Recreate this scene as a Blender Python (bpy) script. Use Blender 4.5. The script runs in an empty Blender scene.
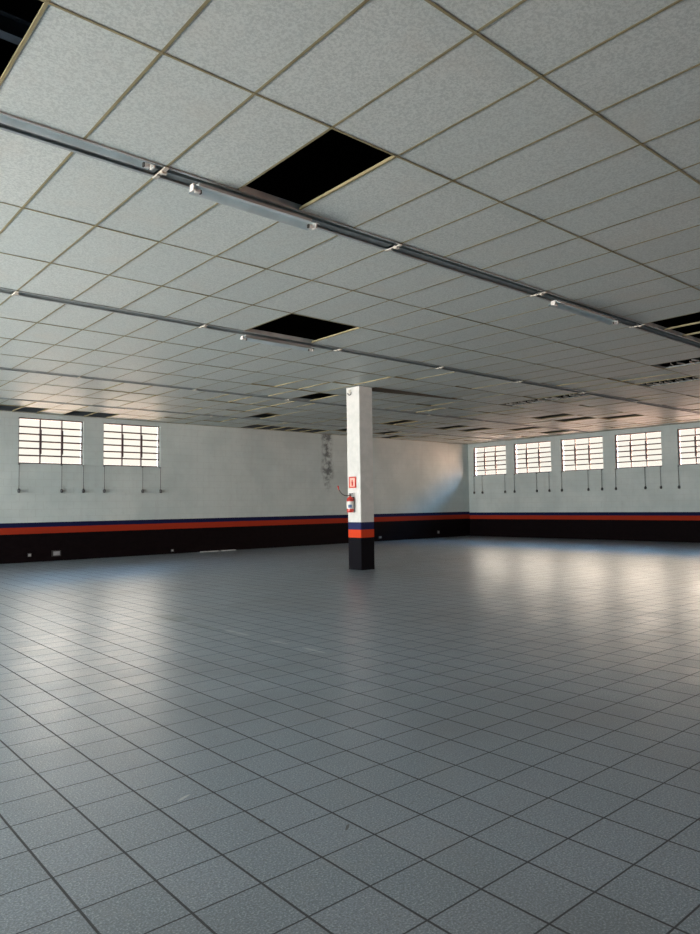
import bpy, bmesh, math, random
from mathutils import Vector, Matrix
random.seed(7)
SC = bpy.context.scene
COL = SC.collection
ZC = 3.973            # ceiling height
XR, YL = 23.68, 19.59 # right wall plane, left wall plane
XB, YF = -6.0, -8.0   # the two walls behind the camera
GX, GS = 1.0906, 0.625

# ------------------------------------------------------------ materials
class NT:
    def __init__(s, name):
        s.m = bpy.data.materials.new(name); s.m.use_nodes = True
        s.t = s.m.node_tree; s.t.nodes.clear()
        s.out = s.t.nodes.new('ShaderNodeOutputMaterial')
    def n(s, kind, **kw):
        nd = s.t.nodes.new(kind)
        for k, v in kw.items():
            if k.startswith('i_'):
                key = k[2:]
                key = int(key) if key.isdigit() else key.replace('_', ' ')
                s.put(nd.inputs[key], v)
            else: setattr(nd, k, v)
        return nd
    def put(s, sock, v):
        if isinstance(v, bpy.types.NodeSocket): s.t.links.new(v, sock)
        elif isinstance(v, bpy.types.Node): s.t.links.new(v.outputs[0], sock)
        else: sock.default_value = v
    def math(s, op, a, b=None, c=None, clamp=False):
        nd = s.n('ShaderNodeMath', operation=op, use_clamp=clamp)
        s.put(nd.inputs[0], a)
        if b is not None: s.put(nd.inputs[1], b)
        if c is not None: s.put(nd.inputs[2], c)
        return nd.outputs[0]
    def mix(s, f, a, b, blend='MIX'):
        nd = s.n('ShaderNodeMix', data_type='RGBA', blend_type=blend)
        s.put(nd.inputs[0], f)
        s.put(nd.inputs[6], a if not isinstance(a, tuple) else (*a[:3], 1))
        s.put(nd.inputs[7], b if not isinstance(b, tuple) else (*b[:3], 1))
        return nd.outputs[2]
    def obj(s): return s.n('ShaderNodeTexCoord').outputs['Object']
    def noise(s, vec, scale, detail=3, rough=.55):
        nd = s.n('ShaderNodeTexNoise'); s.put(nd.inputs['Vector'], vec)
        nd.inputs['Scale'].default_value = scale; nd.inputs['Detail'].default_value = detail
        nd.inputs['Roughness'].default_value = rough
        return nd.outputs['Fac']
    def ramp(s, f, lo, hi, a=0.0, b=1.0):
        nd = s.n('ShaderNodeMapRange', clamp=True); nd.interpolation_type = 'SMOOTHSTEP'
        s.put(nd.inputs['Value'], f)
        for k, v in (('From Min', lo), ('From Max', hi), ('To Min', a), ('To Max', b)): nd.inputs[k].default_value = v
        return nd.outputs['Result']
    def bump(s, h, strength=.3, dist=.01):
        nd = s.n('ShaderNodeBump'); s.put(nd.inputs['Height'], h)
        nd.inputs['Strength'].default_value = strength; nd.inputs['Distance'].default_value = dist
        return nd.outputs[0]
    def bsdf(s, col, rough=.6, metal=0., spec=.5, normal=None):
        p = s.n('ShaderNodeBsdfPrincipled')
        s.put(p.inputs['Base Color'], col if not isinstance(col, tuple) else (*col[:3], 1))
        s.put(p.inputs['Roughness'], rough); s.put(p.inputs['Metallic'], metal)
        s.put(p.inputs['Specular IOR Level'], spec)
        if normal is not None: s.put(p.inputs['Normal'], normal)
        s.t.links.new(p.outputs[0], s.out.inputs[0])
        return s.m

def plain(name, col, rough=.5, metal=0., spec=.5, var=.12, scale=12.):
    t = NT(name); o = t.obj()
    f = t.noise(o, scale, 4)
    c = t.mix(t.ramp(f, .3, .7), tuple(x * (1 - var) for x in col), tuple(min(1, x * (1 + var)) for x in col))
    return t.bsdf(c, rough, metal, spec)

def wall_paint(name, axis, b, stain=False):
    """painted blockwork: pale upper wall, blue line, orange line, near-black dado"""
    t = NT(name); o = t.obj()
    sp = t.n('ShaderNodeSeparateXYZ', i_0=o); X, Y, Z = sp.outputs
    run = X if axis == 'x' else Y
    uv = t.n('ShaderNodeCombineXYZ'); t.put(uv.inputs[0], run); t.put(uv.inputs[1], Z)
    br = t.n('ShaderNodeTexBrick'); t.put(br.inputs['Vector'], uv.outputs[0])
    br.inputs['Scale'].default_value = 1.0; br.inputs['Brick Width'].default_value = .40
    br.inputs['Row Height'].default_value = .20; br.inputs['Mortar Size'].default_value = .008
    br.inputs['Mortar Smooth'].default_value = .6
    joint = br.outputs['Fac']
    n1 = t.noise(o, 1.1, 5); n2 = t.noise(o, 9., 4)
    stretch = t.n('ShaderNodeMapping', i_0=o); stretch.inputs['Scale'].default_value = (3., 3., .35)
    n3 = t.noise(stretch.outputs[0], 1.6, 4)
    pale = t.mix(t.ramp(n1, .3, .7), (.50, .575, .57), (.59, .655, .645))
    pale = t.mix(t.ramp(n3, .5, .78, 0, .35), pale, (.46, .50, .50))
    pale = t.mix(t.ramp(n2, .56, .74, 0, .25), pale, (.44, .48, .48))
    pale = t.mix(t.math('MULTIPLY', joint, .28), pale, (.40, .43, .42))
    if stain:  # mould streak under a leak
        wob = t.math('MULTIPLY', t.math('SUBTRACT', t.noise(o, 2.6, 3), .5), .5)
        dx = t.math('ABSOLUTE', t.math('SUBTRACT', t.math('ADD', X, wob), 15.80))
        m = t.ramp(dx, .08, .34, 1, 0)
        m = t.math('MULTIPLY', m, t.ramp(t.noise(o, 6.5, 4, .6), .36, .64))
        m = t.math('MULTIPLY', m, t.ramp(Z, 1.65, 2.5))
        pale = t.mix(t.math('MULTIPLY', m, .85), pale, (.10, .11, .115))
    z0, z1, z2 = b
    pale = t.mix(t.math('GREATER_THAN', Z, 3.985), pale, (.10, .115, .125))  # bare blockwork above the ceiling, darkened to deepen the shade in the openings
    wz = t.math('ADD', Z, t.math('MULTIPLY', t.math('SUBTRACT', n2, .5), .010))
    c = t.mix(t.math('LESS_THAN', wz, z0), pale, (.010, .013, .055))
    c = t.mix(t.math('LESS_THAN', wz, z1), c, (.34, .034, .014))
    dark = t.mix(t.ramp(n2, .35, .7), (.0040, .0022, .0030), (.007, .0042, .0050))
    c = t.mix(t.math('LESS_THAN', wz, z2), c, dark)
    h = t.math('ADD', t.math('MULTIPLY', joint, -.7), t.math('MULTIPLY', n2, .25))
    return t.bsdf(c, t.ramp(n2, .3, .7, .62, .8), 0, t.math('ADD', .05, t.math('MULTIPLY', t.math('GREATER_THAN', wz, z0), .2)), t.bump(h, .45, .008))

def floor_mat():
    t = NT('speckled_grey_floor_tiles'); o = t.obj()
    sp = t.n('ShaderNodeSeparateXYZ', i_0=o); X, Y, Z = sp.outputs
    s = .2824
    def cell(v, off):
        q = t.math('DIVIDE', t.math('SUBTRACT', v, off), s)
        fr = t.math('FRACT', q); fl = t.math('FLOOR', q)
        d = t.math('MINIMUM', fr, t.math('SUBTRACT', 1., fr))
        return t.math('MULTIPLY', d, s), fl
    dx, ix = cell(X, .9018 - 40 * s); dy, iy = cell(Y, 3.6442 - 60 * s)
    gx = t.ramp(dx, .0036, .0066, 1, 0); gy = t.ramp(dy, .0024, .0052, 1, 0)
    g = t.math('MAXIMUM', gx, gy)
    cv = t.n('ShaderNodeCombineXYZ'); t.put(cv.inputs[0], ix); t.put(cv.inputs[1], iy)
    wn = t.n('ShaderNodeTexWhiteNoise', noise_dimensions='2D'); t.put(wn.inputs['Vector'], cv.outputs[0])
    tone = wn.outputs['Value']
    fine = t.noise(o, 120., 2, .7); mid = t.noise(o, 45., 3, .7); big = t.noise(o, .55, 4); cloud = t.noise(o, 2.6, 5, .65)
    c = t.mix(tone, (.138, .184, .226), (.166, .214, .262))
    c = t.mix(t.ramp(fine, .50, .66), c, (.33, .39, .43))
    c = t.mix(t.ramp(fine, .34, .48, 1, 0), c, (.092, .124, .152))
    c = t.mix(t.ramp(mid, .52, .70, 0, .5), c, (.085, .10, .108))
    c = t.mix(t.ramp(big, .42, .7, 0, .35), c, (.115, .128, .138))
    c = t.mix(t.ramp(cloud, .55, .75, 0, .35), c, (.22, .245, .25))
    # scuffs and smears with a shape of their own
    def smear(x0, y0, lx, ly, ang, col, k, c):
        ca, sa = math.cos(ang), math.sin(ang)
        a = t.math('SUBTRACT', X, x0); b = t.math('SUBTRACT', Y, y0)
        u = t.math('ADD', t.math('MULTIPLY', a, ca), t.math('MULTIPLY', b, sa))
        v = t.math('SUBTRACT', t.math('MULTIPLY', b, ca), t.math('MULTIPLY', a, sa))
        v = t.math('ADD', v, t.math('MULTIPLY', t.math('SUBTRACT', cloud, .5), ly * 1.2))
        r = t.math('ADD', t.math('POWER', t.math('ABSOLUTE', t.math('DIVIDE', u, lx)), 2.), t.math('POWER', t.math('ABSOLUTE', t.math('DIVIDE', v, ly)), 2.))
        m = t.math('MULTIPLY', t.ramp(r, .35, 1.1, 1, 0), k)
        return t.mix(m, c, col)
    dk = (.045, .055, .055); gr = (.06, .10, .095); wh = (.50, .52, .52)
    for a in ((5.57, 10.84, .42, .055, -.42, dk, .75), (4.08, 8.20, .16, .40, .0, gr, .6), (4.06, 7.3, .05, .48, .0, gr, .65),
              (4.12, 6.75, .03, .32, .0, wh, .5), (4.14, 5.95, .03, .16, .1, wh, .6), (4.15, 5.38, .025, .22, .0, wh, .5),
              (8.07, 15.0, .30, .09, -.6, dk, .6), (9.3, 17.0, .28, .1, .2, dk, .5), (10.2, 17.0, .3, .08, -.4, dk, .5), (5.95, 16.7, .20, .09, 0, dk, .5),
              (14.57, 9.41, .28, .13, -.7, dk, .85), (8.07, 5.4, .16, .05, -.7, dk, .55), (14.25, 7.7, .16, .08, -.7, dk, .6),
              (7.39, 3.5, .16, .09, -.6, dk, .5), (8.5, 4.7, .25, .08, -.6, dk, .35), (10.2, 6.2, .30, .12, -.7, dk, .4),
              (1.99, 2.36, .035, .008, .7, (.02, .02, .02), .9), (1.61, 3.12, .05, .010, .4, wh, .6), (1.75, 2.66, .03, .010, .4, dk, .7)):
        c = smear(*a, c)
    c = t.mix(t.math('MULTIPLY', g, .93), c, (.012, .016, .020))
    rough = t.math('ADD', t.ramp(cloud, .3, .7, .285, .35), t.math('MULTIPLY', g, .4))
    rough = t.math('ADD', rough, t.math('MULTIPLY', tone, .05))
    h = t.math('MULTIPLY', g, -1.)
    return t.bsdf(c, rough, 0, .8, t.bump(h, .35, .003))

def panel_mat():
    t = NT('mineral_fibre_ceiling_panel'); o = t.obj()
    sp = t.n('ShaderNodeSeparateXYZ', i_0=o); X, Y, Z = sp.outputs
    ix = t.math('FLOOR', t.math('DIVIDE', t.math('SUBTRACT', X, GX), GS)); iy = t.math('FLOOR', t.math('DIVIDE', t.math('SUBTRACT', Y, .02), 1.245))
    cv = t.n('ShaderNodeCombineXYZ'); t.put(cv.inputs[0], ix); t.put(cv.inputs[1], iy)
    wn = t.n('ShaderNodeTexWhiteNoise', noise_dimensions='2D'); t.put(wn.inputs['Vector'], cv.outputs[0])
    f = t.noise(o, 60., 3, .8); g = t.noise(o, 1.6, 4); w = t.noise(o, 14., 5, .7)
    c = t.mix(wn.outputs['Value'], (.56, .625, .61), (.615, .67, .65))
    c = t.mix(t.ramp(f, .42, .60, 0, .75), c, (.39, .45, .445))
    c = t.mix(t.ramp(w, .5, .75, 0, .35), c, (.54, .575, .565))
    c = t.mix(t.ramp(g, .5, .8, 0, .35), c, (.56, .55, .50))
    return t.bsdf(c, .52, 0, .24, t.bump(f, .25, .003))

M = {}
M['floor'] = floor_mat()
M['panel'] = panel_mat()
M['wall_left'] = wall_paint('painted_blockwork_left', 'x', (1.045, .922, .748), True)
M['wall_right'] = wall_paint('painted_blockwork_right', 'y', (1.008, .888, .732))
M['panel_edge'] = plain('fibre_panel_edge', (.10, .075, .055), .9, 0, .1)
M['hidden_wall'] = plain('darkened_unseen_wall', (.24, .27, .28), .9)  # walls out of view, darkened to throw less fill light back
M['bar'] = plain('yellowed_grid_bar', (.27, .245, .145), .6, 0, .25, .18, 3.)
M['trough'] = plain('grey_sheet_steel', (.30, .35, .36), .45, .1, .5, .2, 4.)
M['inner'] = plain('dark_trough_inside', (.20, .23, .235), .5, .1)
M['reflector'] = plain('pale_blue_grey_enamel', (.52, .61, .63), .35, 0, .5, .1, 5.)
M['clip'] = plain('cream_plastic_clip', (.48, .47, .42), .5)
M['holder'] = plain('white_lampholder_plastic', (.58, .58, .56), .4)
M['contact'] = plain('dark_contact_metal', (.05, .05, .05), .4, .6)
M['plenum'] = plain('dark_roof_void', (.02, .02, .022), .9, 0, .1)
M['rafter'] = plain('dark_blue_steel', (.05, .07, .095), .6)
M['batten'] = plain('ceiling_gap_brown', (.11, .085, .055), .7)  # brown tone standing in for the ceiling gap by the column head
M['frame'] = plain('dark_window_frame_paint', (.075, .050, .055), .5, 0, .3)
M['cord'] = plain('dark_rod_steel', (.07, .075, .08), .5, .2)
M['red'] = plain('red_enamel', (.55, .035, .022), .3)
M['white_label'] = plain('white_label', (.70, .70, .68), .5)
M['blue_label'] = plain('blue_label_ink', (.06, .13, .26), .5)
M['black_rubber'] = plain('black_rubber', (.012, .012, .014), .5)
M['sign_pale'] = plain('sign_pale_field', (.80, .50, .42), .5)
M['socket'] = plain('pale_socket_plastic', (.26, .26, .27), .5)
M['debris'] = plain('pale_strip_debris', (.50, .52, .52), .6)
M['alu'] = plain('dull_aluminium', (.80, .78, .74), .45, 0)

def column_mat():
    t = NT('painted_column'); o = t.obj()
    sp = t.n('ShaderNodeSeparateXYZ', i_0=o); X, Y, Z = sp.outputs
    n2 = t.noise(o, 7., 4); n3 = t.noise(o, 26., 4, .7)
    pale = t.mix(t.ramp(n2, .3, .7), (.60, .62, .60), (.68, .69, .67))
    pale = t.mix(t.ramp(n3, .60, .72, 0, .4), pale, (.45, .45, .43))
    c = t.mix(t.math('LESS_THAN', Z, 1.020), pale, (.018, .024, .085))
    c = t.mix(t.math('LESS_THAN', Z, .862), c, (.58, .055, .018))
    dark = t.mix(t.ramp(n3, .66, .74), (.003, .003, .0055), (.05, .05, .05))
    c = t.mix(t.math('LESS_THAN', Z, .690), c, dark)
    return t.bsdf(c, .6, 0, t.math('ADD', .08, t.math('MULTIPLY', t.math('GREATER_THAN', Z, 1.02), .25)), t.bump(n3, .2, .004))
M['column'] = column_mat()

def glass_mat():
    t = NT('window_glass')
    tr = t.n('ShaderNodeBsdfTransparent'); tr.inputs[0].default_value = (.90, .93, .92, 1)
    gl = t.n('ShaderNodeBsdfGlossy'); gl.inputs['Roughness'].default_value = .05
    fr = t.n('ShaderNodeFresnel'); fr.inputs[0].default_value = 1.5
    mx = t.n('ShaderNodeMixShader'); t.put(mx.inputs[0], fr); t.put(mx.inputs[1], tr); t.put(mx.inputs[2], gl)
    t.t.links.new(mx.outputs[0], t.out.inputs[0]); return t.m
M['glass'] = glass_mat()

# ------------------------------------------------------------ geometry helpers
def box(bm, x0, x1, y0, y1, z0, z1, mi=0, M4=None):
    vs = [bm.verts.new((x, y, z)) for x in (x0, x1) for y in (y0, y1) for z in (z0, z1)]
    if M4 is not None:
        for v in vs: v.co = M4 @ v.co
    for q in ((0, 1, 3, 2), (4, 6, 7, 5), (0, 4, 5, 1), (2, 3, 7, 6), (0, 2, 6, 4), (1, 5, 7, 3)):
        f = bm.faces.new([vs[i] for i in q]); f.material_index = mi
    return vs

def tube(bm, pts, r, n=8, mi=0, cap=True):
    pts = [Vector(p) for p in pts]; rings = []
    rs = r if isinstance(r, (list, tuple)) else [r] * len(pts)
    ref = Vector((.31, .17, .94))
    for i, p in enumerate(pts):
        d = (pts[min(i + 1, len(pts) - 1)] - pts[max(i - 1, 0)]).normalized()
        a = d.cross(ref)
        if a.length < 1e-3: a = d.cross(Vector((1, 0, 0)))
        a.normalize(); b = d.cross(a).normalized()
        rings.append([bm.verts.new(p + a * math.cos(t) * rs[i] + b * math.sin(t) * rs[i]) for t in [2 * math.pi * k / n for k in range(n)]])
    for i in range(len(rings) - 1):
        for k in range(n):
            f = bm.faces.new((rings[i][k], rings[i][(k + 1) % n], rings[i + 1][(k + 1) % n], rings[i + 1][k])); f.material_index = mi; f.smooth = True
    if cap:
        bm.faces.new(rings[0]).material_index = mi; bm.faces.new(rings[-1]).material_index = mi

def lathe(bm, prof, cx=0, cy=0, n=24, mi=0):
    rings = [[bm.verts.new((cx + r * math.cos(2 * math.pi * k / n), cy + r * math.sin(2 * math.pi * k / n), z)) for k in range(n)] for r, z in prof]
    for i in range(len(rings) - 1):
        for k in range(n):
            f = bm.faces.new((rings[i][k], rings[i][(k + 1) % n], rings[i + 1][(k + 1) % n], rings[i + 1][k])); f.material_index = mi; f.smooth = True
    bm.faces.new(rings[0]).material_index = mi; bm.faces.new(rings[-1]).material_index = mi

def sweep(bm, prof, x0, x1, mi=0):
    """closed YZ outline extruded along X"""
    a = [bm.verts.new((x0, y, z)) for y, z in prof]; b = [bm.verts.new((x1, y, z)) for y, z in prof]
    n = len(prof)
    for i in range(n): bm.faces.new((a[i], a[(i + 1) % n], b[(i + 1) % n], b[i])).material_index = mi
    bm.faces.new(a).material_index = mi; bm.faces.new(b).material_index = mi

def build(name, bm, mats, parent=None, loc=(0, 0, 0), bevel=0):
    bmesh.ops.recalc_face_normals(bm, faces=bm.faces[:])
    if bevel:
        bmesh.ops.bevel(bm, geom=bm.edges[:], offset=bevel, segments=2, affect='EDGES', profile=.6)
    me = bpy.data.meshes.new(name); bm.to_mesh(me); bm.free()
    for m in (mats if isinstance(mats, list) else [mats]): me.materials.append(m)
    o = bpy.data.objects.new(name, me); COL.objects.link(o); o.location = loc
    if parent: o.parent = parent
    return o

def thing(name, label, cat, loc=(0, 0, 0), group=None):
    o = bpy.data.objects.new(name, None); COL.objects.link(o); o.location = loc
    o.empty_display_size = .1
    return tag(o, label, cat, group)
def tag(o, label, cat, group=None):
    o['label'] = label; o['category'] = cat
    if group: o['group'] = group
    return o
def struct(o, label=None, cat=None):
    o['kind'] = 'structure'
    if label: o['label'] = label; o['category'] = cat
    return o
def copy_tree(root, loc, label, group=None):
    r = root.copy(); COL.objects.link(r); r.location = loc; r['label'] = label
    if group: r['group'] = group
    for ch in list(root.children):
        c = ch.copy(); COL.objects.link(c); c.parent = r
        for g in list(ch.children):
            d = g.copy(); COL.objects.link(d); d.parent = c
    return r

# ------------------------------------------------------------ floor and walls
bm = bmesh.new(); box(bm, XB - .3, XR + .3, YF - .3, YL + .3, -.12, 0)
struct(build('floor', bm, M['floor']), 'grey speckled square floor tiles with dark joints', 'floor')

ZT = 5.3
def wall(name, axis, plane, thick, a0, a1, holes, mat, label):
    us = sorted({a0, a1, *[h[0] for h in holes], *[h[1] for h in holes]})
    zs = sorted({0., ZT, *[h[2] for h in holes], *[h[3] for h in holes]})
    bm = bmesh.new()
    for i in range(len(us) - 1):
        for k in range(len(zs) - 1):
            u, z = (us[i] + us[i + 1]) / 2, (zs[k] + zs[k + 1]) / 2
            if any(h[0] < u < h[1] and h[2] < z < h[3] for h in holes): continue
            p = sorted((plane, plane + thick))
            if axis == 'x': box(bm, us[i], us[i + 1], p[0], p[1], zs[k], zs[k + 1])
            else: box(bm, p[0], p[1], us[i], us[i + 1], zs[k], zs[k + 1])
    bmesh.ops.remove_doubles(bm, verts=bm.verts[:], dist=1e-4)
    dup = {}
    for f in bm.faces: dup.setdefault(tuple(sorted(v.index for v in f.verts)), []).append(f)
    seen = {}; kill = []
    for f in bm.faces:
        key = tuple(round(c, 3) for c in f.calc_center_median())
        if key in seen: kill += [f, seen[key]]
        else: seen[key] = f
    bmesh.ops.delete(bm, geom=list(set(kill)), context='FACES')
    return struct(build(name, bm, mat), label, 'wall')

left_w = [(5.35, 7.05), (7.615, 9.35)]
right_w = [(17.60, 19.31), (15.46, 17.20), (13.27, 15.02), (11.10, 12.80), (8.85, 10.55)]
LZ0, LZ1, RZ0, RZ1 = 2.61, 3.84, 2.575, 3.80
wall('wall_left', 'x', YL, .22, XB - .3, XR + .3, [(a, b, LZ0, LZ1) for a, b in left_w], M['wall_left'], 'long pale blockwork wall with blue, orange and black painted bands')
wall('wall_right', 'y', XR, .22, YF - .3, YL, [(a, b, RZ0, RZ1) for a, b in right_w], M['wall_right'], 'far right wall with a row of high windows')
back_open = [(3.6, 7.8, 0, 3.4), (8.8, 13.3, 0, 3.4), (14.6, 18.8, 0, 3.4)]  # openings out of view, placed to shape the daylight inside
wall('wall_back', 'y', XB, -.22, YF - .3, YL, [(a, b, c + 1e-4, d) for a, b, c, d in back_open], M['hidden_wall'], 'wall behind the camera with unseen openings placed to let in daylight')
front_open = [(2., 6., 2.4, 3.6), (9., 13., 2.4, 3.6), (16., 20., 2.4, 3.6)]  # openings out of view, sized for cool light from this side
wall('wall_front', 'x', YF, -.22, XB, XR, front_open, M['hidden_wall'], 'side wall behind the camera')

# ------------------------------------------------------------ windows
WG = 'louvred windows high in the walls'
def window(n, axis, a, b, z0, z1, label):
    """three columns by six rows; middle four rows are tilting louvres"""
    def P(bm, u0, u1, d0, d1, w0, w1, tilt=0):
        # d: depth into the wall measured from the room face
        if axis == 'x':
            T = None
            if tilt:
                c = Vector((0, YL + (d0 + d1) / 2, (w0 + w1) / 2)); T = Matrix.Translation(c) @ Matrix.Rotation(tilt, 4, 'X') @ Matrix.Translation(-c)
            box(bm, u0, u1, YL + d0, YL + d1, w0, w1, 0, T)
        else:
            T = None
            if tilt:
                c = Vector((XR + (d0 + d1) / 2, 0, (w0 + w1) / 2)); T = Matrix.Translation(c) @ Matrix.Rotation(-tilt, 4, 'Y') @ Matrix.Translation(-c)
            box(bm, XR + d0, XR + d1, u0, u1, w0, w1, 0, T)
    fr = bmesh.new(); e = .001
    P(fr, a + e, a + .03, .06, .11, z0 + e, z1 - e); P(fr, b - .03, b - e, .06, .11, z0 + e, z1 - e)
    P(fr, a + .03, b - .03, .06, .11, z0 + e, z0 + .03); P(fr, a + .03, b - .03, .06, .11, z1 - .03, z1 - e)
    frame = build('window_%d' % n, fr, M['frame']); struct(frame, label, 'window'); frame['group'] = WG
    hs = [z0 + .03]; tot = z1 - z0 - .06
    for r in (.165, .163, .163, .163, .163, .183): hs.append(hs[-1] + tot * r)
    for k in (1, 2):
        m = bmesh.new(); u = a + (b - a) * k / 3
        P(m, u - .016, u + .016, .065, .105, z0 + .03, z1 - .03)
        P(m, u - .028, u + .028, .03, .065, hs[1] + .05, hs[5] - .05)
        build('mullion', m, M['frame'], frame)
    for k in range(1, 6):
        m = bmesh.new(); P(m, a + .03, b - .03, .045, .105, hs[k] - .019, hs[k] + .019); build('louvre_rail', m, M['frame'], frame)
    g = bmesh.new()
    for r in range(6):
        for c in range(3):
            u0 = a + (b - a) * c / 3 + .02; u1 = a + (b - a) * (c + 1) / 3 - .02
            P(g, u0, u1, .083, .087, hs[r] + .014, hs[r + 1] - .014, 0 if r in (0, 5) else random.uniform(.10, .35))
    build('glass_panes', g, M['glass'], frame)
lab = ['left-wall window further left, with dark louvre rails', 'left-wall window nearer the column, with dark louvre rails',
       'right-wall window nearest the room corner', 'right-wall window second from the room corner', 'middle right-wall window, third from the corner',
       'right-wall window fourth from the corner', 'right-wall window cut by the right edge of the photo', 'right-wall window sixth from the corner', 'right-wall window seventh from the corner']
k = 1
for (a, b) in left_w: window(k, 'x', a, b, LZ0, LZ1, lab[k - 1]); k += 1
for (a, b) in right_w: window(k, 'y', a, b, RZ0, RZ1, lab[k - 1]); k += 1

# operating rods hanging below the windows
def make_rod(label, length, loc, axis):
    t = thing('window_operating_rod', label, 'window rod', loc, 'thin dark rods hanging below the windows')
    b = bmesh.new(); tube(b, [(0, 0, 0), (0, 0, length)], .007, 8); build('rod', b, M['cord'], t)
    b = bmesh.new(); lathe(b, [(.012, -.05), (.036, -.035), (.04, .02), (.024, .05), (.012, .06)], n=12)
    build('handle', b, M['cord'], t)
    for z in (.02, length - .02):
        b = bmesh.new()
        if axis == 'x': box(b, -.018, .018, 0, .05, z - .012, z + .012)
        else: box(b, 0, .05, -.018, .018, z - .012, z + .012)
        build('wall_bracket', b, M['cord'], t)
    return t
rl = [(5.36, 'under the left edge of the further left window'), (6.455, 'under the right mullion of the further left window'), (7.04, 'under the right edge of the further left window'),
      (7.63, 'under the left edge of the other left-wall window'), (8.775, 'under the right mullion of the other left-wall window'), (9.335, 'under the right edge of the other left-wall window')]
for x, w in rl: make_rod('thin dark rod with a knob hanging ' + w, LZ0 - 1.885, (x, YL - .05, 1.885), 'x')
names = ['right-wall window nearest the corner', 'right-wall window second from the corner', 'right-wall window third from the corner', 'right-wall window fourth from the corner']
rr = [[19.27, 18.83, 17.65], [17.18, 16.12, 15.55], [15.00, 13.88, 13.33], [12.79, 11.70, 11.15]]
for w, ys in zip(names, rr):
    for y, e in zip(ys, ('left edge', 'middle', 'right edge')):
        make_rod('thin dark rod under the %s of the %s' % (e, w), RZ0 - 1.85, (XR - .05, y, 1.85), 'y')
make_rod('thin dark rod under the window cut by the right photo edge', RZ0 - 1.84, (XR - .05, 10.54, 1.84), 'y')

# ------------------------------------------------------------ suspended ceiling
CH = [(.88, 1.083), (4.80, 5.0), (8.69, 8.87), (13.62, 13.78), (17.33, 17.46)]
segs = [([-2.87, -1.62, -.37, .88], 0), ([1.083, 2.333, 3.583, 4.80], 0), ([5.0, 6.244, 7.494, 8.69], 0),
        ([8.87, 10.05, 11.25, 12.45, 13.62], 0), ([13.78, 14.98, 16.18, 17.33], -.28), ([17.46, 18.55, YL], -.28), ([YF, -6.7, -5.4, -4.1, -2.87], 0)]
# open cells: (segment, row, first index, last index)
OPEN = [(1, 2, -3, -1), (1, 2, 3, 3), (1, 2, 14, 17), (2, 0, 19, 19), (2, 1, 22, 22), (2, 2, 7, 8), (3, 0, 22, 22), (3, 1, 22, 22),
        (3, 3, 14, 14), (4, 2, 16, 16), (5, 1, 6, 7), (5, 1, 9, 10), (5, 1, 18, 22), (5, 0, 23, 23),
        (4, 1, 23, 23), (4, 1, 27, 27), (4, 1, 29, 29), (3, 2, 27, 27), (3, 2, 29, 29), (3, 1, 30, 30), (4, 0, 31, 31), (5, 0, 26, 26), (5, 1, 28, 28), (4, 0, 34, 34)]
openset = {(s, r, i) for s, r, a, b in OPEN for i in range(a, b + 1)}
RAG = {(2, 0, 19), (2, 1, 22), (3, 0, 22), (3, 1, 22)}
pn = bmesh.new(); gb = bmesh.new()
def tbar_y(bm, x, y0, y1):   # bar running along Y
    box(bm, x - .0095, x + .0095, y0, y1, ZC - .0015, ZC); box(bm, x - .002, x + .002, y0, y1, ZC, ZC + .026)
def tbar_x(bm, y, x0, x1):
    box(bm, x0, x1, y - .0085, y + .0085, ZC - .0035, ZC - .002); box(bm, x0, x1, y - .002, y + .002, ZC, ZC + .026)
for s, (ys, off) in enumerate(segs):
    for r in range(len(ys) - 1):
        y0, y1 = ys[r], ys[r + 1]
        if r > 0: tbar_x(gb, y0, XB, XR)
        i = math.floor((XB - GX - off) / GS)
        while True:
            x0 = GX + off + i * GS; x1 = x0 + GS
            if x0 >= XR: break
            a, b = max(x0, XB), min(x1, XR)
            if x0 > XB and (s, r, i) != (2, 2, 8): tbar_y(gb, x0, y0 + .001, y1 - .001)
            if (s, r, i) not in openset and b - a > .05:
                # each panel sags and tilts a little on its bars
                dz = [random.uniform(.0006, .0045) for _ in range(4)]
                far = (y0 + a) > 18
                if far and random.random() < .35: dz = [d + random.uniform(0, .02) for d in dz]
                cx, cy = (a + b) / 2, (y0 + y1) / 2; sag = min(dz) - random.uniform(.0, .002)
                A, B, C_, D = a + .0025, b - .0025, y0 + .0025, y1 - .0025
                n = 1
                lo = [[None] * (n + 1) for _ in range(n + 1)]; hi = [[None] * (n + 1) for _ in range(n + 1)]
                for p in range(n + 1):
                    for q in range(n + 1):
                        u, v = p / n, q / n
                        z = ZC + dz[0] * (1 - u) * (1 - v) + dz[1] * u * (1 - v) + dz[2] * (1 - u) * v + dz[3] * u * v
                        lo[p][q] = pn.verts.new((A + (B - A) * u, C_ + (D - C_) * v, z)); hi[p][q] = pn.verts.new((A + (B - A) * u, C_ + (D - C_) * v, z + .022))
                for p in range(n):
                    for q in range(n):
                        f = pn.faces.new((lo[p][q], lo[p][q + 1], lo[p + 1][q + 1], lo[p + 1][q])); pn.faces.new((hi[p][q], hi[p + 1][q], hi[p + 1][q + 1], hi[p][q + 1]))
                    for L in (((lo[p][0], lo[p + 1][0], hi[p + 1][0], hi[p][0])), ((lo[p][n], hi[p][n], hi[p + 1][n], lo[p + 1][n])),
                              ((lo[0][p], hi[0][p], hi[0][p + 1], lo[0][p + 1])), ((lo[n][p], lo[n][p + 1], hi[n][p + 1], hi[n][p]))):
                        pn.faces.new(L).material_index = 1
            i += 1
me = bpy.data.meshes.new('ceiling'); pn.to_mesh(me); pn.free(); me.materials.append(M['panel']); me.materials.append(M['panel_edge'])
o = bpy.data.objects.new('ceiling', me); COL.objects.link(o); struct(o, 'suspended ceiling of pale rectangular fibre panels, some missing', 'ceiling')
struct(build('trim_1', gb, M['bar']), 'yellowed metal grid bars of the suspended ceiling', 'ceiling grid')
b = bmesh.new(); t_ = .03
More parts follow.
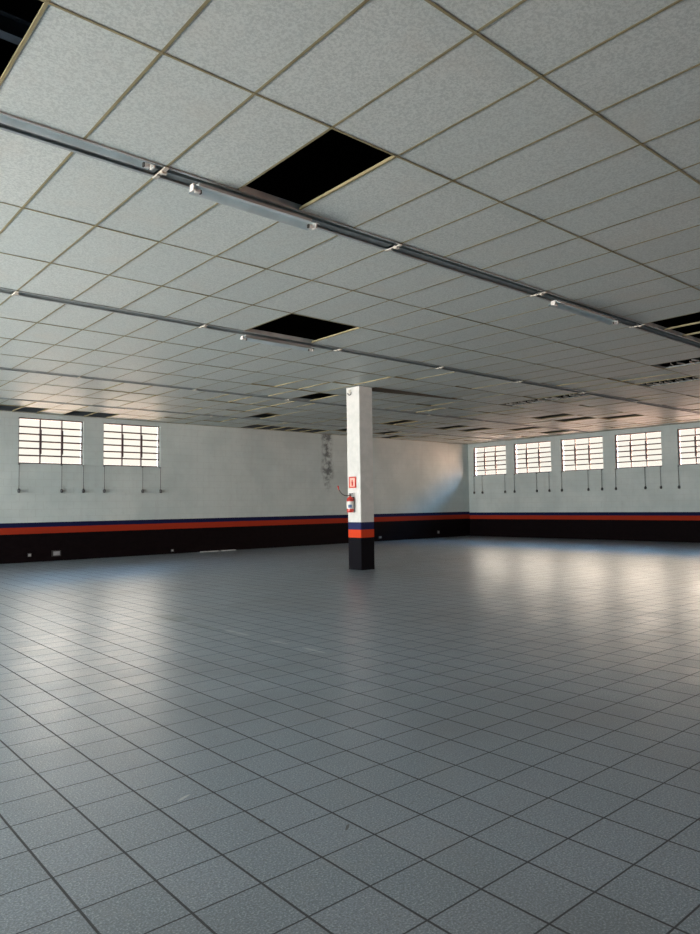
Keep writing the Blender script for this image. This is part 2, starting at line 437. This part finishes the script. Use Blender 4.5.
box(b, XB, XR, YL - .03, YL, ZC - .008, ZC - .002); box(b, XR - .03, XR, YF, YL - .03, ZC - .008, ZC - .002)
struct(build('trim_2', b, M['bar']), 'wall angle edging the ceiling', 'ceiling edge trim')
# roof above the void
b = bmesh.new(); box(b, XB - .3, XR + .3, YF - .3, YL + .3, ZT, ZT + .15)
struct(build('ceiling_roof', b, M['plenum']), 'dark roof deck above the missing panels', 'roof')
for n_, (y, x0, x1) in enumerate([(3.85, -2.5, 3.4), (4.5, -2.5, 3.2), (8.0, 4.5, 8.2)]):
    b = bmesh.new()
    box(b, x0, x1, y - .04, y + .04, 4.30, 4.306); box(b, x0, x1, y - .003, y + .003, 4.306, 4.42); box(b, x0, x1, y - .04, y + .04, 4.42, 4.426)
    for xx in (x0 + .3, (x0 + x1) / 2, x1 - .3): box(b, xx - .01, xx + .01, y - .01, y + .01, 4.426, ZT)
    tag(build('roof_void_rail', b, M['rafter']), ['dark steel rail above the top-left ceiling opening, nearer the middle of it', 'dark steel rail above the top-left ceiling opening, by the light channel', 'dark steel rail above the large ceiling opening left of the column'][n_], 'steel rail')
# brown sheet drawn in place of the ceiling gap behind the column head
b = bmesh.new()
lo_ = [b.verts.new(v) for v in ((10.36, 11.14, ZC - .012), (13.2, 11.20, ZC - .012), (13.2, 11.27, ZC - .012), (10.36, 11.60, ZC - .012))]
hi_ = [b.verts.new((v.co.x, v.co.y, ZC - .0055)) for v in lo_]
b.faces.new(lo_[::-1]); b.faces.new(hi_)
for i in range(4): b.faces.new((lo_[i], lo_[(i + 1) % 4], hi_[(i + 1) % 4], hi_[i]))
struct(build('trim_3', b, M['batten']), 'brown sheet standing in for the ceiling gap beside the column head', 'gap stand-in')

# ------------------------------------------------------------ recessed light channels
def channel_bay(x0, x1, y0, y1, label, g):
    t = thing('light_channel', label, 'light channel', ((x0 + x1) / 2, (y0 + y1) / 2, ZC), g)
    L = (x1 - x0) / 2 - .002; w = (y1 - y0) / 2
    b = bmesh.new()
    # folded steel trough open downwards, with inward lips
    prof = [(-w - .010, -.010), (-w + .016, -.010), (-w + .016, -.006), (-w + .004, -.006), (-w + .004, .050), (w - .004, .050), (w - .004, -.006), (w - .020, -.006),
            (w - .020, -.010), (w + .010, -.010), (w + .010, -.007), (w, -.007), (w, .054), (-w, .054), (-w, -.007), (-w - .010, -.007)]
    sweep(b, prof, -L, L); build('trough', b, M['trough'], t)
    b = bmesh.new()   # inner spine the fittings clip to
    c0, c1 = .004, w - .012
    sweep(b, [(c0, .012), (c1, .012), (c1, .0495), (c1 - .003, .0495), (c1 - .003, .015), (c0 + .003, .015), (c0 + .003, .0495), (c0, .0495)], -L + .02, L - .02)
    build('spine', b, M['inner'], t)
    b = bmesh.new()
    box(b, L - .018, L + .018, -w - .012, w + .012, -.020, -.0105)
    box(b, L - .014, L + .030, -w * .55, -w * .25, -.034, -.020); box(b, L - .022, L + .010, w * .2, w * .5, -.030, -.020)
    build('cross_clip', b, M['clip'], t, bevel=.002)
    return t
order = ['first', 'second', 'third', 'fourth', 'fifth', 'sixth', 'seventh', 'eighth', 'ninth']
where = {1: 'wide channel nearest the camera', 2: 'second channel from the camera', 3: 'third channel, meeting the column line', 4: 'thin channel near the left-wall windows'}
for ci, (y0, y1) in enumerate(CH):
    n = 0
    bounds = [XB + .005] + [GX + GS * i for i in range(-10, 35, 4)] + [XR - .035]
    for a, c in zip(bounds[:-1], bounds[1:]):
        vis = ci > 0 and c > (1.2, 1.2, 2.2, 3.4, 4.3)[ci]
        if ci == 0 and a > 0: continue
        lab_ = ('steel light channel bay, %s from the left, in the %s' % (order[min(n, 8)], where.get(ci, 'channel behind the camera'))) if vis else 'steel light channel bay behind the camera'
        if vis: n += 1
        channel_bay(a, c, y0, y1, lab_, 'recessed light channel bays' if vis else 'light channel bays behind the camera')

# dropped batten reflectors
def batten(loc, L, drop, tilt, label, rot=0):
    t = thing('batten_light_fitting', label, 'light fitting', loc, 'empty batten light fittings')
    t.rotation_euler = (rot, tilt, 0)
    b = bmesh.new()
    h = .060 if loc[2] > ZC else .088
    prof = [(-h, -.028), (-.022, .008), (.022, .008), (h, -.028), (h + .002, -.024), (.024, .012), (-.024, .012), (-h - .002, -.024)]
    sweep(b, prof, -L / 2, L / 2); build('reflector', b, M['reflector'], t)
    b = bmesh.new(); sweep(b, [(-.022, .0125), (.018, .0125), (.018, .036), (-.022, .036)], -L / 2 + .04, L / 2 - .04); build('gear_spine', b, M['trough'], t)
    for s in (-1, 1):
        b = bmesh.new(); box(b, min(s * L / 2, s * (L / 2 + .018)), max(s * L / 2, s * (L / 2 + .018)), -.030, .030, -.040, .014)
        box(b, min(s * (L / 2 - .055), s * (L / 2 - .015)), max(s * (L / 2 - .055), s * (L / 2 - .015)), -.016, .016, -.042, -.008)
        h = build('lampholder', b, M['holder'], t, bevel=.003)
        b = bmesh.new(); box(b, min(s * (L / 2 - .068), s * (L / 2 - .056)), max(s * (L / 2 - .068), s * (L / 2 - .056)), -.012, .012, -.044, -.014); build('contact', b, M['contact'], h)
    return t
batten((3.20, 4.865, ZC - .0552), 1.20, 0, .0, 'pale empty light fitting hanging below the channel beside the large top opening', 0)
batten((8.43, 4.895, ZC - .0552), 1.54, 0, .0, 'pale empty light fitting hanging from the near channel at the right', 0)
batten((6.18, 8.83, ZC - .0552), 1.30, 0, .0, 'pale empty light fitting hanging beside the opening left of the column', 0)
batten((1.62, 4.850, ZC + .012), 1.24, 0, 0, 'pale light fitting seated in the near channel at the left edge', 0)

# torn-open panels with loose white laths
def rag(x0, y0, y1, n, label):
    t = thing('broken_ceiling_grille', label, 'ceiling grille', (x0 + GS / 2, (y0 + y1) / 2, ZC), 'broken grilles in the far right ceiling')
    L = (y1 - y0) / 2
    b = bmesh.new()
    for s in (-1, 1): box(b, s * .27 - .008, s * .27 + .008, -L + .03, L - .03, .003, .03)
    box(b, -.262, .262, -L + .03, -L + .045, .003, .03); box(b, -.262, .262, L - .045, L - .03, .003, .03)
    build('grille_frame', b, M['inner'], t)
    for k in range(n):
        y = -L + .12 + (2 * L - .24) * (k + random.uniform(-.25, .25)) / n
        b = bmesh.new(); T = Matrix.Translation((0, y, .0)) @ Matrix.Rotation(random.uniform(-.25, .25), 4, 'Z') @ Matrix.Rotation(random.uniform(1.0, 1.5), 4, 'X')
        a_ = random.uniform(-.24, -.05); box(b, a_, a_ + random.uniform(.18, .28), -.014, .014, -.002, .002, 0, T); build('lath', b, M['alu'], t)
X_ = lambda i: GX + GS * i
rag(X_(19), 5.0, 6.244, 6, 'broken grille with white laths at the right photo edge, nearest the camera')
rag(X_(22), 6.244, 7.494, 9, 'thin broken grille with white laths, behind the one at the right photo edge')
rag(X_(22), 8.87, 10.05, 10, 'long broken grille crossed by the second light channel, right half')
rag(X_(22), 10.05, 11.25, 10, 'long broken grille below the second light channel, left half')

# ------------------------------------------------------------ column with its fittings
b = bmesh.new(); box(b, -.192, .192, -.212, .212, 0, ZC - .013)
bmesh.ops.bevel(b, geom=[e for e in b.edges if abs(e.verts[0].co.z - e.verts[1].co.z) > 1], offset=.008, segments=2, affect='EDGES')
o = build('column', b, M['column'], None, (10.112, 11.392, 0))
tag(o, 'square white column with blue and orange bands above a black base', 'column')

ex = thing('fire_extinguisher', 'red and white fire extinguisher hung on the side of the column', 'fire extinguisher', (9.828, 11.415, 1.235))
b = bmesh.new(); lathe(b, [(.060, 0), (.075, .008), (.078, .03), (.078, .27), (.070, .30), (.045, .325), (.022, .333), (.022, .345)], n=28)
build('cylinder', b, M['red'], ex)
b = bmesh.new(); lathe(b, [(.0785, .075), (.0790, .076), (.0790, .235), (.0785, .236)], n=28); lb = build('paper_label', b, M['white_label'], ex); lb['label'] = 'white label wrapped round the cylinder'
b = bmesh.new()
for k in range(5):
    a = math.radians(196 + k * 12); a2 = math.radians(208 + k * 12)
    v = [b.verts.new((.0796 * math.cos(q), .0796 * math.sin(q), z)) for q, z in ((a, .10), (a2, .10), (a2, .165), (a, .165))]
    b.faces.new(v)
build('label_print', b, M['blue_label'], lb)
b = bmesh.new(); lathe(b, [(.018, .345), (.024, .35), (.024, .375), (.016, .385)], n=14); box(b, -.012, .012, -.075, .02, .385, .394); box(b, -.012, .012, -.085, .015, .402, .411); box(b, -.010, .010, .0, .02, .38, .41)
build('valve', b, M['black_rubber'], ex)
b = bmesh.new()
pts = [(0, .02, .365), (0, .07, .358), (-.005, .14, .362), (-.01, .20, .375), (-.015, .26, .405), (-.02, .31, .45), (-.02, .345, .49), (-.02, .365, .53)]
tube(b, pts, [.009] * 8, 10); hz = build('hose', b, M['black_rubber'], ex)
b = bmesh.new(); tube(b, [(-.02, .345, .485), (-.02, .365, .53), (-.018, .385, .58)], [.011, .013, .018], 10); build('nozzle', b, M['red'], hz)
b = bmesh.new(); box(b, .03, .0905, -.03, .03, .25, .33); lathe(b, [(.0785, .262), (.082, .262), (.082, .275), (.0785, .275)], n=28); build('hanging_bracket', b, M['contact'], ex)

sg = thing('extinguisher_sign', 'small red sign with an extinguisher pictogram on the column', 'sign', (9.9105, 11.425, 1.762))
b = bmesh.new(); box(b, -.004, 0, -.118, .118, 0, .242); build('sign_plate', b, M['red'], sg, bevel=.001)
b = bmesh.new(); box(b, -.0055, -.0042, -.078, .080, .026, .216); fld = build('pictogram_field', b, M['sign_pale'], sg)
b = bmesh.new()
def flat(b, ys_zs): b.faces.new([b.verts.new((-.0062, y, z)) for y, z in ys_zs])
flat(b, [(-.028, .045), (.028, .045), (.028, .125), (.018, .143), (-.018, .143), (-.028, .125)]); flat(b, [(-.008, .143), (.008, .143), (.008, .160), (-.008, .160)])
flat(b, [(-.024, .160), (.020, .160), (.020, .170), (-.024, .176)]); flat(b, [(.020, .166), (.050, .140), (.050, .100), (.043, .100), (.043, .136), (.016, .158)])
build('pictogram', b, M['red'], fld)

hk = thing('column_hook', 'small dark ring hook near the top of the column', 'hook', (9.9105, 11.475, 3.865))
b = bmesh.new(); box(b, -.006, 0, -.035, .035, -.03, .045); build('hook_plate', b, M['clip'], hk)
b = bmesh.new(); tube(b, [(-.012 - .0 * k, .055 * math.cos(a), .055 * math.sin(a) - .02) for k, a in enumerate([math.pi * q / 8 - math.pi for q in range(9)])], .009, 8); build('ring', b, M['cord'], hk)

# ------------------------------------------------------------ small things along the left wall
def socket(x, z, w, h, label):
    t = thing('wall_socket', label, 'wall socket', (x, YL, z), 'small pale sockets low on the black dado')
    b = bmesh.new(); box(b, -w / 2, w / 2, -.030, 0, -h / 2, h / 2); build('back_box', b, M['black_rubber'], t, bevel=.002)
    b = bmesh.new(); box(b, -w * .36, w * .36, -.037, -.0305, -h * .34, h * .34); build('face_plate', b, M['socket'], t, bevel=.0015)
socket(6.34, .20, .24, .16, 'broad pale wall socket low under the further left window')
socket(5.65, .19, .10, .10, 'small wall socket nearest the left edge of the photo')
socket(9.73, .10, .09, .08, 'small wall socket right of both left-wall windows')
socket(18.34, .15, .14, .10, 'small pale wall socket just right of the column')
socket(21.63, .23, .13, .14, 'small pale wall socket on the black band near the corner')
for x, L, lbl in ((10.95, .62, 'pale flat strip on the floor by the left wall, left one'), (11.62, .50, 'pale flat strip on the floor by the left wall, right one')):
    b = bmesh.new(); box(b, -L / 2, L / 2, -.05, .05, 0, .022); o = build('floor_strip', b, M['debris'], None, (x, YL - .12, 0.0), bevel=.004); tag(o, lbl, 'strip', 'pale strips lying by the left wall')

# ------------------------------------------------------------ daylight
w = bpy.data.worlds.new('daylight'); SC.world = w; w.use_nodes = True
nt = w.node_tree; nt.nodes.clear()
def nn(k): return nt.nodes.new(k)
out = nn('ShaderNodeOutputWorld'); bg = nn('ShaderNodeBackground'); nt.links.new(bg.outputs[0], out.inputs[0])
tc = nn('ShaderNodeTexCoord'); sp = nn('ShaderNodeSeparateXYZ'); nt.links.new(tc.outputs['Generated'], sp.inputs[0])
def ramp(sock, lo, hi):
    r = nn('ShaderNodeMapRange'); r.interpolation_type = 'SMOOTHSTEP'; nt.links.new(sock, r.inputs['Value'])
    r.inputs['From Min'].default_value = lo; r.inputs['From Max'].default_value = hi; return r.outputs['Result']
def mixc(f, a, b):
    m = nn('ShaderNodeMix'); m.data_type = 'RGBA'; nt.links.new(f, m.inputs[0])
    for i, v in ((6, a), (7, b)):
        if isinstance(v, tuple): m.inputs[i].default_value = (*v, 1)
        else: nt.links.new(v, m.inputs[i])
    return m.outputs[2]
x, y, z = sp.outputs
sky = ramp(z, .38, .48); gnd = ramp(z, -.10, .0)
def S(c, k): return tuple(v * k for v in c)
# sunlit surroundings up to about 20 degrees, blue sky above, ground below
# ground, the first degrees above it, the lit surroundings up to 20 degrees, sky
ENV = dict(R=((1., .60, .45), 8, (1., .91, .82), .62, (1., .80, .66), 14, (.30, .60, 1.), 13),
           U=((1., .68, .50), 7, (1., .91, .82), .64, (1., .86, .76), 8, (.28, .58, 1.), 10),
           B=((1., .92, .84), 14, (1., .96, .91), 12, (1., .97, .94), 12, (.56, .84, 1.), 12),
           F=((.36, .84, 1.), 1.2, (.40, .86, 1.), 1.2, (.40, .86, 1.), 1.2, (.36, .8, 1.), 1.2),
           T=((1., .50, .32), 15, (1., .60, .44), 12, (1., .64, .48), 15, (.30, .60, 1.), 24))
mid = ramp(z, .14, .20)
def dome(k):
    g, gk, h, hk_, m, mk, s, sk = ENV[k]
    return mixc(sky, mixc(mid, mixc(gnd, S(g, gk), S(h, hk_)), S(m, mk)), S(s, sk))
cR, cU, cB, cF, cT = (dome(k) for k in 'RUBFT')
cR = mixc(ramp(y, -.30, .0), cT, cR)   # the sunlit side of the surroundings
fx = ramp(x, -.25, .25); a = mixc(fx, cB, cR)
fu = ramp(y, .35, .75); a = mixc(fu, a, cU)
ff = ramp(y, -.35, -.75); 
r = ff.node; r.inputs['From Min'].default_value = -.75; r.inputs['From Max'].default_value = -.35
px = ramp(x, .0, .3)
mxm = nn('ShaderNodeMath'); mxm.operation = 'MAXIMUM'; nt.links.new(ff, mxm.inputs[0]); nt.links.new(px, mxm.inputs[1])
a = mixc(mxm.outputs[0], cF, a)
nt.links.new(a, bg.inputs[0]); bg.inputs[1].default_value = 1.0

def portal(loc, rot, sx, sy, n):
    l = bpy.data.lights.new('daylight_opening', 'AREA'); l.shape = 'RECTANGLE'; l.size = sx; l.size_y = sy; l.cycles.is_portal = True
    o = bpy.data.objects.new('daylight_opening', l); COL.objects.link(o); o.location = loc; o.rotation_euler = rot
H = math.pi / 2
for a_, b_ in left_w: portal(((a_ + b_) / 2, YL + .2, (LZ0 + LZ1) / 2), (-H, 0, 0), b_ - a_, LZ1 - LZ0, 0)
for a_, b_ in right_w: portal((XR + .2, (a_ + b_) / 2, (RZ0 + RZ1) / 2), (H, 0, H), b_ - a_, RZ1 - RZ0, 0)
for a_, b_, c_, d_ in back_open: portal((XB - .2, (a_ + b_) / 2, (c_ + d_) / 2), (H, 0, -H), b_ - a_, d_ - c_, 0)
for a_, b_, c_, d_ in front_open: portal(((a_ + b_) / 2, YF - .2, (c_ + d_) / 2), (H, 0, 0), b_ - a_, d_ - c_, 0)

# ------------------------------------------------------------ camera
cam = bpy.data.cameras.new('camera'); co = bpy.data.objects.new('camera', cam); COL.objects.link(co)
R_ = Vector((0.75799984, -0.65210797, -0.01383592)); U_ = Vector((-0.02536026, -0.0506615, 0.99839384)); F_ = Vector((0.65176154, 0.75643149, 0.05493904))
mt = Matrix((R_, U_, -F_)).transposed().to_4x4(); mt.translation = (0, 0, 1.3842)
co.matrix_world = mt
cam.sensor_fit = 'VERTICAL'; cam.sensor_height = 24; cam.lens = 24 * 697.7 / 934; cam.clip_start = .05; cam.clip_end = 200
SC.camera = co

vs = SC.view_settings
vs.view_transform = 'Standard'; vs.look = 'None'; vs.gamma = 1; vs.use_curve_mapping = False; vs.exposure = 1.08
cy = SC.cycles
cy.use_denoising = True; cy.denoising_prefilter = 'NONE'
cy.max_bounces = 12; cy.diffuse_bounces = 8; cy.glossy_bounces = 4; cy.transparent_max_bounces = 16
cy.sample_clamp_indirect = 8; cy.caustics_reflective = False; cy.caustics_refractive = False
